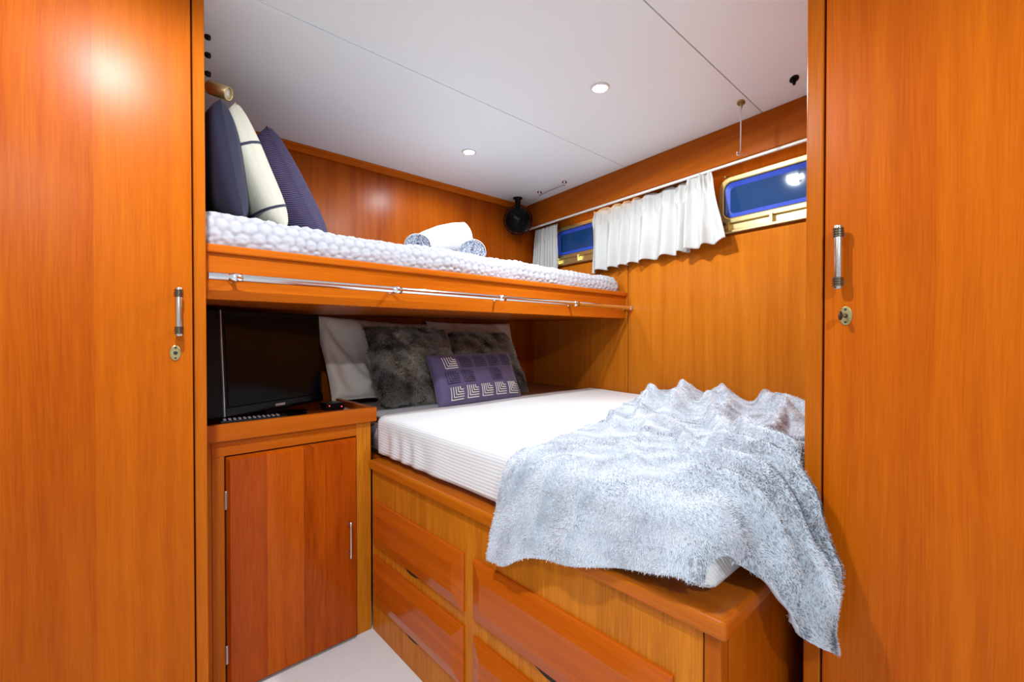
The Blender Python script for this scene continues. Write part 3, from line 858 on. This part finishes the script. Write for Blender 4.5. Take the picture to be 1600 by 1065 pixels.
    Nn = grid_normals(P); s = np.sign(Nn[nu//2, nv//2, 2]); Nn = Nn * s
    P = P + Nn * h[..., None]
    # bunched edge along the hull
    P[..., 2] += (1 - wallfade) * (.012 + .022 * np.maximum(0, np.sin(py * 26 + .6)))
    P[..., 0] = np.minimum(P[..., 0], hull_x(P[..., 1]) - .022)
    wl_ = (P[..., 0] > 1.03); P[..., 1] = np.where(wl_, np.maximum(P[..., 1], .277), P[..., 1])
    P[..., 2] = np.where((P[..., 1] > .30) & (P[..., 0] > .74), np.maximum(P[..., 2], .652), P[..., 2])
    if s < 0: P = P[:, ::-1].copy()
    r_ = thing('fur_throw', 'frosted white and grey fur throw crumpled over the foot of the lower bed', 'throw blanket', (1.1, .6, .80))
    cloth = grid_mesh('cloth', P, M['furbase'], r_, thick=.010)
    def tone(Pt, Nn_, rng):
        Pw = Pt + np.array([1.1, .6, .80])
        v = snoise(Pw[:, 0] * 1.0, Pw[:, 1] + Pw[:, 2], 4.5, 91, 3)
        side = np.clip((.42 - Pw[:, 1]) / .2, 0, 1) * np.clip((Pw[:, 0] - .7) / .2, 0, 1)
        st = snoise(Pw[:, 0] * 12 + Pw[:, 1] * 4, (Pw[:, 1] - Pw[:, 2]) * 1.6, 1.0, 95, 3)
        side = side * np.clip(.75 + 1.7 * st, .12, 2)  # frosted grey hairs, massed in streaks along the fall as painted fold shade
        base = .006 + .22 * np.clip(v - .25, 0, 1) + .80 * side * (1 + .9 * v) + .45 * np.clip(st - .12, 0, 1) * np.clip((Pw[:, 0] - .85) / .3, 0, 1)
        return np.where(rng.rand(len(Pt)) < base, rng.uniform(.6, 1, len(Pt)), rng.uniform(0, .15, len(Pt)))
    fur(cloth, 'fur_pile', M['fur_frost'], 400000, .0068, .0008, (-.2, -.35, -.2), tone, seed=71, lift=.75, rnd=.33,
        keep=lambda cc, nn_: (((cc - np.array([.3, .45, -.45])) * nn_).sum(1) > 0) & (nn_[:, 2] > -.3) | (nn_[:, 2] > .25))
def ox_(px, Xe): return np.maximum(0, Xe - px)
throw()

# ------------------------------------------------------------------ corner cabinet
cb = thing('cabinet', 'low teak cabinet with a single door and raised-lip top beside the bed', 'cabinet', (.49, 1.6, 0))
YC = 1.59
box('stile', XL + .002, .242, YC, YC + .02, 0, .783, M['wood_stile'], cb, bevel=.0015)
box('stile', .2425, .275, YC, YC + .02, 0, .735, M['wood_stile'], cb, bevel=.001)
box('stile', .689, .744, YC, YC + .02, 0, .783, M['oak'], cb, bevel=.002)
box('top_rail', .2425, .6885, YC, YC + .02, .7355, .783, M['wood_x'], cb, bevel=.001)
box('side_panel', .728, .744, YC + .02, YB, 0, .783, M['wood_z'], cb, bevel=0)
box('carcass', XL + .002, .728, YC + .02, YC + .03, 0, .783, M['dark_gap'], cb, bevel=0)
dr = box('door', .279, .686, YC - .004, YC + .018, .006, .731, BOARD[1], cb, bevel=.002)
bx_ = [.279, .388, .500, .570, .686]
for k in range(4):
    bm = bmesh.new()
    l, r = bx_[k], bx_[k+1]
    x0, x1 = l + (.0 if k else .0), r - .0003
    y0, y1 = YC - .016, YC - .004; z0, z1 = .006, .731; c = .008
    vs = [bm.verts.new(p) for p in ((x0, y1, z0), (x1, y1, z0), (x1, y1, z1), (x0, y1, z1))]
    cl = c if k == 0 else 0; cr = c if k == 3 else .0
    vf = [bm.verts.new(p) for p in ((x0 + cl, y0, z0 + c), (x1 - cr, y0, z0 + c), (x1 - cr, y0, z1 - c), (x0 + cl, y0, z1 - c))]
    bm.faces.new(vf)
    for q in range(4): bm.faces.new((vs[q], vs[(q+1) % 4], vf[(q+1) % 4], vf[q]))
    bmesh.ops.recalc_face_normals(bm, faces=bm.faces)
    new_obj('board', bm, BOARD[k], dr)
bm = bmesh.new()
c0 = Vector((.650, YC - .04, .376))
add_lathe(bm, [(-.066, .003), (-.066, .005), (-.055, .0062), (-.048, .0042), (.048, .0042), (.055, .0062), (.066, .005), (.066, .003)], c0, (0, 0, 1), 16)
for s in (-1, 1): add_lathe(bm, [(0, .006), (.024, .0045)], (.650, YC - .016, .376 + s * .053), (0, -1, 0), 12)
new_obj('door_handle', bm, M['nickel'], dr, True)
for z in (.602, .130):
    bm = bmesh.new(); add_box(bm, .2745, .2805, YC - .007, YC - .001, z - .026, z + .026, .001)
    add_lathe(bm, [(-.028, .003), (-.027, .0038), (.027, .0038), (.028, .003)], (.2775, YC - .0065, z), (0, 0, 1), 12)
    new_obj('hinge', bm, M['silver'], dr)
tp = box('countertop', XL + .002, .748, YC - .008, YB, .783, .820, M['counter'], cb, bevel=.002)
box('front_lip', XL + .002, .760, YC - .018, YC + .004, .783, .835, M['wood_x'], tp, bevel=.003)
box('side_lip', .738, .760, YC + .003, YB - .25, .783, .834, M['wood_y'], tp, bevel=.003)

# ------------------------------------------------------------------ television and small things on the cabinet
ang = math.atan2(.175, .366)
TT = Matrix.Translation((.469, 1.735, .842)) @ Matrix.Rotation(ang, 4, 'Z') @ Matrix.Rotation(math.radians(-3), 4, 'X')
tv = thing('television', 'black flat-screen television standing on the cabinet under the bunk', 'television', (.469, 1.735, .82))
box('housing', -.255, .205, .0, .045, .0, .344, M['black'], tv, bevel=.006, M=TT)
box('screen', -.190, .190, -.003, .001, .032, .328, M['gloss'], tv, bevel=.001, M=TT)
box('edge_trim', -.206, -.203, -.006, .002, .004, .341, M['silver'], tv, bevel=.0005, M=TT)
box('lower_bezel', -.200, .200, -.005, .001, .004, .031, M['gloss'], tv, bevel=.001, M=TT)
bm = bmesh.new(); add_box(bm, -.02, .02, -.0062, -.005, .012, .020, 0, 1, TT); new_obj('badge', bm, M['silver'], tv)
bm = bmesh.new(); add_box(bm, -.05, .05, .008, .04, -.015, .03, .004, 2, TT); new_obj('stand_neck', bm, M['black'], tv)
bm = bmesh.new()
add_lathe(bm, [(0, .10), (.006, .10), (.010, .085), (.012, .02)], (.469, 1.755, .8205), (0, 0, 1), 36); new_obj('stand_base', bm, M['gloss'], tv, True)
# remote
RM = Matrix.Translation((.365, 1.628, .8215)) @ Matrix.Rotation(math.radians(-6), 4, 'Z')
rm = thing('remote_control', 'slim black remote control lying behind the cabinet lip', 'remote', (.365, 1.628, .8205))
box('case', -.095, .095, -.022, .022, 0, .017, M['black'], rm, bevel=.004, M=RM)
bm = bmesh.new()
for i in range(12):
    for j in range(3): add_box(bm, -.085 + i * .0135, -.0765 + i * .0135, -.016 + j * .012, -.009 + j * .012, .016, .0195, .001, 1, RM)
new_obj('buttons', bm, M['silver'], rm)
sb = thing('receiver_box', 'small black box with red lights at the cabinet end', 'box', (.655, 1.72, .8205))
box('case', .62, .69, 1.70, 1.76, .8205, .846, M['black'], sb, bevel=.003)
for px_, pz_ in ((.632, .838), (.678, .832)):
    bm = bmesh.new(); add_sphere(bm, (px_, 1.699, pz_), .0022, seg=8, ring=6); new_obj('indicator_light', bm, M['redled'], sb, True)

# ------------------------------------------------------------------ towels on the bunk
def towel_roll(name, lab, c, axis, L, rad, endmat, squash=.85, soft=False):
    c = Vector(c); ax = Vector(axis).normalized()
    r = thing(name, lab, 'towel', (c.x, c.y, c.z - rad * squash), 'towels on the upper bunk')
    bm = bmesh.new(); prof = [(-L/2, rad * .9), (-L/2 + .012, rad), (0, rad * 1.02), (L/2 - .012, rad), (L/2, rad * .9)]
    if soft: prof = [(-L/2, rad * .45), (-L/2 + .008, rad * .62), (-L/4, rad * .85), (0, rad * 1.02), (L/4, rad * 1.03), (L/2 - .014, rad * .92), (L/2 - .004, rad * .75), (L/2, rad * .6)]
    add_lathe(bm, prof, c, ax, 32, cap=False)
    for v in bm.verts: v.co.z = c.z + (v.co.z - c.z) * squash
    new_obj('outer_wrap', bm, M['towel'], r, True)
    for s in (-1, 1):
        bm = bmesh.new(); u, v = frame_from(ax); turns = 4.5; n = 150; pr = None
        e = c + ax * s * (L/2 - .004)
        bmv = []
        for k in range(n + 1):
            a = k / n * turns * 2 * PI; rr = rad * (.06 + .88 * k / n) * ((.45 if s < 0 else .65) if soft else 1)
            d = u * math.cos(a) + v * math.sin(a); hw = rad * .10
            cur = [bm.verts.new(e + d * (rr - hw)), bm.verts.new(e + d * rr + ax * s * .007), bm.verts.new(e + d * (rr + hw))]
            if pr:
                for q in range(2): bm.faces.new((pr[q], pr[q+1], cur[q+1], cur[q]))
            pr = cur
        for vv in bm.verts: vv.co.z = c.z + (vv.co.z - c.z) * squash
        new_obj('rolled_end', bm, endmat, r, True)
towel_roll('rolled_towel', 'rolled towel with a speckled grey end, left of the towel pile', (1.01, 1.71, 1.478), (-.45, -.9, 0), .20, .055, M['speckle'])
towel_roll('rolled_towel', 'rolled towel with a speckled grey end, right of the towel pile', (1.285, 1.70, 1.487), (-.45, -.9, 0), .20, .064, M['speckle'])
towel_roll('rolled_towel', 'plain white rolled towel lying on top of the towel pile', (1.145, 1.72, 1.535), (.86, -.45, .26), .27, .068, M['towel'], .95, True)

# ------------------------------------------------------------------ windows on the hull
def rrect(x0, x1, z0, z1, r, n=8):
    pts = []
    for cx, cz, a0 in ((x1 - r, z1 - r, 0), (x0 + r, z1 - r, PI/2), (x0 + r, z0 + r, PI), (x1 - r, z0 + r, 3*PI/2)):
        for k in range(n + 1): pts.append((cx + r * math.cos(a0 + PI/2*k/n), cz + r * math.sin(a0 + PI/2*k/n)))
    return pts
def ring_mesh(bm, loops):
    vs = [[bm.verts.new(HULL @ Vector((x, d, z))) for x, z in lp] for lp, d in loops]
    for a, b in zip(vs, vs[1:]):
        n = len(a)
        for k in range(n): bm.faces.new((a[k], a[(k+1) % n], b[(k+1) % n], b[k]))
    return vs
def port(name, x0, x1, z0, z1):
    r = bpy.data.objects.new(name, None); COL.objects.link(r); r['kind'] = 'structure'
    r.location = HULL @ Vector(((x0 + x1) / 2, 0, z0))
    bm = bmesh.new()
    o = lambda i, rr: rrect(x0 + i, x1 - i, z0 + i, z1 - i, rr)
    ring_mesh(bm, [(o(-.004, .05), -.002), (o(-.004, .05), .012), (o(0, .047), .018), (o(.016, .036), .019), (o(.020, .032), .016), (o(.020, .032), .011)])
    bmesh.ops.recalc_face_normals(bm, faces=bm.faces)
    new_obj('window_frame', bm, M['brass'], r, False)
    bm = bmesh.new(); ring_mesh(bm, [(o(.020, .032), .0125), (o(.0225, .030), .0128), (o(.0225, .03), .010)]); new_obj('seal', bm, M['rubber'], r)
    bm = bmesh.new(); ring_mesh(bm, [(o(.0222, .03), .0108), (o(.040, .02), .003), (o(.042, .018), .0015)]); new_obj('inner_reveal', bm, M['reveal'], r)
    bm = bmesh.new(); vs = [bm.verts.new(HULL @ Vector((x, .002, z))) for x, z in o(.038, .02)]; bm.faces.new(vs); new_obj('window_pane', bm, M['pane'], r)
    # sill channel, stays and dogs
    bm = bmesh.new(); add_box(bm, x0 - .01, x1 + .012, .0, .030, z0 - .046, z0 - .034, .002, 1, HULL); add_box(bm, x0 - .01, x1 + .012, .0, .006, z0 - .046, z0 - .004, .001, 1, HULL)
    new_obj('window_sill', bm, M['brass'], r)
    bm = bmesh.new()
    xm = (x0 + x1) / 2
    for xx in (x0 + .04, xm, x1 - .04): add_box(bm, xx - .006, xx + .006, .004, .026, z0 - .036, z0 + .004, .001, 1, HULL)
    new_obj('hinge_lug', bm, M['brass'], r)
    for xx in (x0 + .035, x1 - .03):
        bm = bmesh.new(); add_lathe(bm, [(-.012, .004), (-.010, .007), (.010, .007), (.012, .004)], HULL @ Vector((xx, .030, z0 - .02)), HULL.to_3x3() @ Vector((1, 0, 0)), 12)
        add_lathe(bm, [(0, .003), (.02, .003), (.024, .0055), (.03, .004)], HULL @ Vector((xx, .03, z0 - .02)), (0, .2, -1), 10)
        new_obj('window_dog', bm, M['oldbrass'], r)
        bm = bmesh.new(); add_lathe(bm, [(0, .006), (.012, .005), (.014, .002)], HULL @ Vector((xx, .014, z1 + .006)), HULL.to_3x3() @ Vector((0, 1, 0)), 12)
        new_obj('latch_pin', bm, M['oldbrass'], r)
port('window_1', .40, .838, 1.590, 1.785)
port('window_2', 1.51, 1.945, 1.590, 1.785)

# curtain track, warm strip lights, curtains
bm = bmesh.new(); add_box(bm, -.2, 2.18, .026, .038, 1.808, 1.818, .001, 1, CUR)
tag(new_obj('curtain_track', bm, M['white_metal']), 'slim white curtain track under the teak cornice beam', 'curtain track')
for k, (y0, y1, lab) in enumerate(((.45, .95, 'warm strip light tucked behind the beam above the big brass window'), (1.25, 1.80, 'warm strip light tucked behind the beam above the far curtain'))):
    ls = thing('strip_light', lab, 'light', CUR @ Vector(((y0 + y1) / 2, .015, 1.83)), 'strip lights behind the beam')
    box('channel', y0, y1, .004, .024, 1.834, 1.842, M['white_metal'], ls, bevel=.001, M=CUR)
    box('diffuser', y0 + .005, y1 - .005, .006, .022, 1.829, 1.835, M['led'], ls, bevel=.001, M=CUR)

def curtain(lab, top, bot, zt, zb, folds, seed, amp=.016, off=0.0):
    ns, nt_ = 150, 44
    s = np.linspace(0, 1, ns); t = np.linspace(0, 1, nt_)
    S, T = np.meshgrid(s, t, indexing='ij')
    Sw = S + .03 * np.sin(2*PI*S*1.7 + seed)
    y = (top[0] + (top[1] - top[0]) * S) * (1 - T) + (bot[0] + (bot[1] - bot[0]) * S) * T
    y += .006 * snoise(S * 3, T, .5, seed, 2) * T
    gath = np.exp(-((T - .17) / .10)**2)
    ph = 2*PI*folds*Sw
    d = amp * (.55 + .6 * T) * np.sin(ph + .8 * np.sin(T * 2 + S * 5)) * (1 - .35 * gath) + .45 * amp * gath * np.sin(ph * 2.7 + 1) + .004 * snoise(S * 4, T * 1.5, .8, seed + 2, 3)
    d *= np.clip(T / .06 + .45, 0, 1)
    zb_ = zb[0] + (zb[1] - zb[0]) * S
    z = zt + (zb_ - zt) * T + T**4 * .006 * np.sin(ph + .6) - .012 * (1 - T) * np.abs(np.sin(ph * .5))**4
    P = np.stack([y, d + off, z], -1)
    Mn = np.array(CUR); P = P @ Mn[:3, :3].T + Mn[:3, 3]
    return tag(grid_mesh('curtain', P, M['curtain'], thick=.0022), lab, 'curtain', 'cream window curtains')
curtain('cream gathered curtain in the far corner behind the round fan', (1.875, 2.10), (1.865, 2.12), 1.808, (1.50, 1.50), 8, 3, .012)
curtain('widest cream curtain, hanging between the two brass windows', (.935, 1.575), (.93, 1.60), 1.812, (1.495, 1.465), 8, 6, .019)
curtain('narrow cream curtain flaring down beside the big brass window', (.845, .955), (.775, .985), 1.832, (1.508, 1.488), 2.6, 8, .013, .030)

# ------------------------------------------------------------------ fittings
# stowed hook rod and hanging hook rod on the ceiling
def foot_plate(name, x, y, parent, rot, mat):
    bm = bmesh.new(); n = 20
    T2 = Matrix.Translation((x, y, CEIL)) @ Matrix.Rotation(rot, 4, 'Z')
    rg = [[bm.verts.new(T2 @ Vector((.026 * s * math.cos(2*PI*k/n), .014 * s * math.sin(2*PI*k/n), -zz))) for k in range(n)] for s, zz in ((1, 0), (1, .002), (.8, .004))]
    for a, b in zip(rg, rg[1:]):
        for k in range(n): bm.faces.new((a[k], b[k], b[(k+1) % n], a[(k+1) % n]))
    bm.faces.new(rg[-1][::-1])
    add_lathe(bm, [(0, .007), (.006, .0065), (.012, .005), (.018, .005)], (x, y, CEIL - .002), (0, 0, -1), 12)
    return new_obj(name, bm, mat, parent)
hk = thing('hook_rod', 'thin metal hook rod hanging straight down from the ceiling', 'hook', (1.764, .658, CEIL), 'ceiling hook rods')
foot_plate('base_plate', 1.764, .658, hk, .3, M['oldbrass'])
bm = bmesh.new(); x, y = 1.764, .658
add_tube(bm, [(x - .004, y, CEIL - .016), (x - .005, y, CEIL - .026), (x - .002, y, CEIL - .034), (x, y, CEIL - .04)], .0026, 8)
add_tube(bm, [(x + .004, y, CEIL - .016), (x + .005, y, CEIL - .026), (x + .002, y, CEIL - .034), (x, y, CEIL - .04)], .0026, 8)
add_tube(bm, [(x, y, CEIL - .036), (x, y, CEIL - .10), (x, y, CEIL - .178), (x - .004, y + .003, CEIL - .186), (x - .008, y + .007, CEIL - .190)], .0030, 10)
add_tube(bm, [(x - .010, y + .010, CEIL - .184), (x - .010, y + .010, CEIL - .193), (x - .004, y + .002, CEIL - .196), (x + .012, y - .016, CEIL - .193)], .0028, 10)
new_obj('rod', bm, M['chrome'], hk, True)
cl = tag(foot_plate('rod_clip', 1.734, .476, None, .4, M['black']), 'small dark spring clip on the ceiling by the right wardrobe', 'clip', 'ceiling rod clips')
h2 = thing('hook_rod', 'thin metal hook rod stowed flat against the ceiling near the fan', 'hook', (1.948, 1.78, CEIL), 'ceiling hook rods')
foot_plate('base_plate', 1.961, 1.887, h2, .6, M['chrome']); foot_plate('base_plate', 1.935, 1.667, h2, .6, M['chrome'])
bm = bmesh.new(); add_tube(bm, [(1.961, 1.887, CEIL - .022), (1.952, 1.81, CEIL - .016), (1.935, 1.667, CEIL - .016)], .0028, 8); new_obj('rod', bm, M['silver'], h2, True)

# round black fan in the corner
FC = Vector((1.942, 2.058, 1.828)); FD = Vector((-.62, -.75, -.22)).normalized(); FR = .092
fn = thing('cabin_fan', 'round black caged fan fixed in the ceiling corner', 'fan', (FC.x, FC.y, CEIL))
bm = bmesh.new(); add_lathe(bm, [(0, .03), (.006, .03), (.010, .018), (.05, .016), (.075, .02)], (FC.x, FC.y, CEIL), (0, 0, -1), 24); new_obj('mount', bm, M['black'], fn, True)
bm = bmesh.new(); add_sphere(bm, FC, FR * .86, seg=28, ring=16); new_obj('body', bm, M['black'], fn, True)
fu, fv = frame_from(FD)
bm = bmesh.new()
for k in range(1, 8):
    a = k * PI / 16; rr = FR * math.sin(a); oo = FC + FD * FR * math.cos(a)
    pts = [oo + (fu * math.cos(2*PI*q/32) + fv * math.sin(2*PI*q/32)) * rr for q in range(33)]
    add_tube(bm, pts, .0018, 6, cap=False)
for k in range(16):
    b_ = 2 * PI * k / 16; dd = fu * math.cos(b_) + fv * math.sin(b_)
    add_tube(bm, [FC + (FD * math.cos(a) + dd * math.sin(a)) * FR for a in (.15, .5, .9, 1.3, 1.57)], .0018, 6)
new_obj('cage', bm, M['gloss'], fn, True)
bm = bmesh.new(); add_lathe(bm, [(-.008, .018), (.004, .019), (.007, .014), (.008, .002)], FC + FD * FR * .96, FD, 24); new_obj('hub', bm, M['gloss'], fn, True)

# reading lamp and hooks on the wardrobe side above the bunk
rl = thing('reading_lamp', 'small brass cylinder reading lamp above the bunk cushions', 'lamp', (XL, 1.62, 1.84))
bm = bmesh.new(); add_lathe(bm, [(0, .0185), (.002, .02), (.060, .02), (.062, .018), (.0600, .0165), (.054, .0165)], (.245, 1.60, 1.842), (.62, -.55, -.28), 24, cap=False); new_obj('lamp_shade', bm, M['brass'], rl, True)
bm = bmesh.new(); add_lathe(bm, [(0, .001), (0, .0166), (.002, .0166), (.003, .001)], Vector((.245, 1.60, 1.842)) + Vector((.62, -.55, -.28)).normalized() * .053, (.62, -.55, -.28), 24); new_obj('lens', bm, M['white_metal'], rl, True)
bm = bmesh.new(); add_tube(bm, [(XL - .004, 1.62, 1.86), (.215, 1.615, 1.862), (.250, 1.598, 1.840)], .006, 10); add_lathe(bm, [(0, .02), (.005, .02), (.008, .01)], (XL - .004, 1.62, 1.86), (1, 0, 0), 18); new_obj('arm', bm, M['oldbrass'], rl, True)
for z, lab in ((1.905, 'topmost of three dark coat hooks on the wardrobe side'), (1.857, 'middle of three dark coat hooks on the wardrobe side'), (1.807, 'lowest of three dark coat hooks on the wardrobe side')):
    bm = bmesh.new(); add_lathe(bm, [(0, .011), (.003, .011), (.005, .005), (.024, .0045), (.028, .0075), (.036, .0075), (.038, .005)], (XL - .002, 1.45, z), (1, 0, 0), 16)
    tag(new_obj('coat_hook', bm, M['black'], None, True), lab, 'hook', 'coat hooks on the wardrobe side')
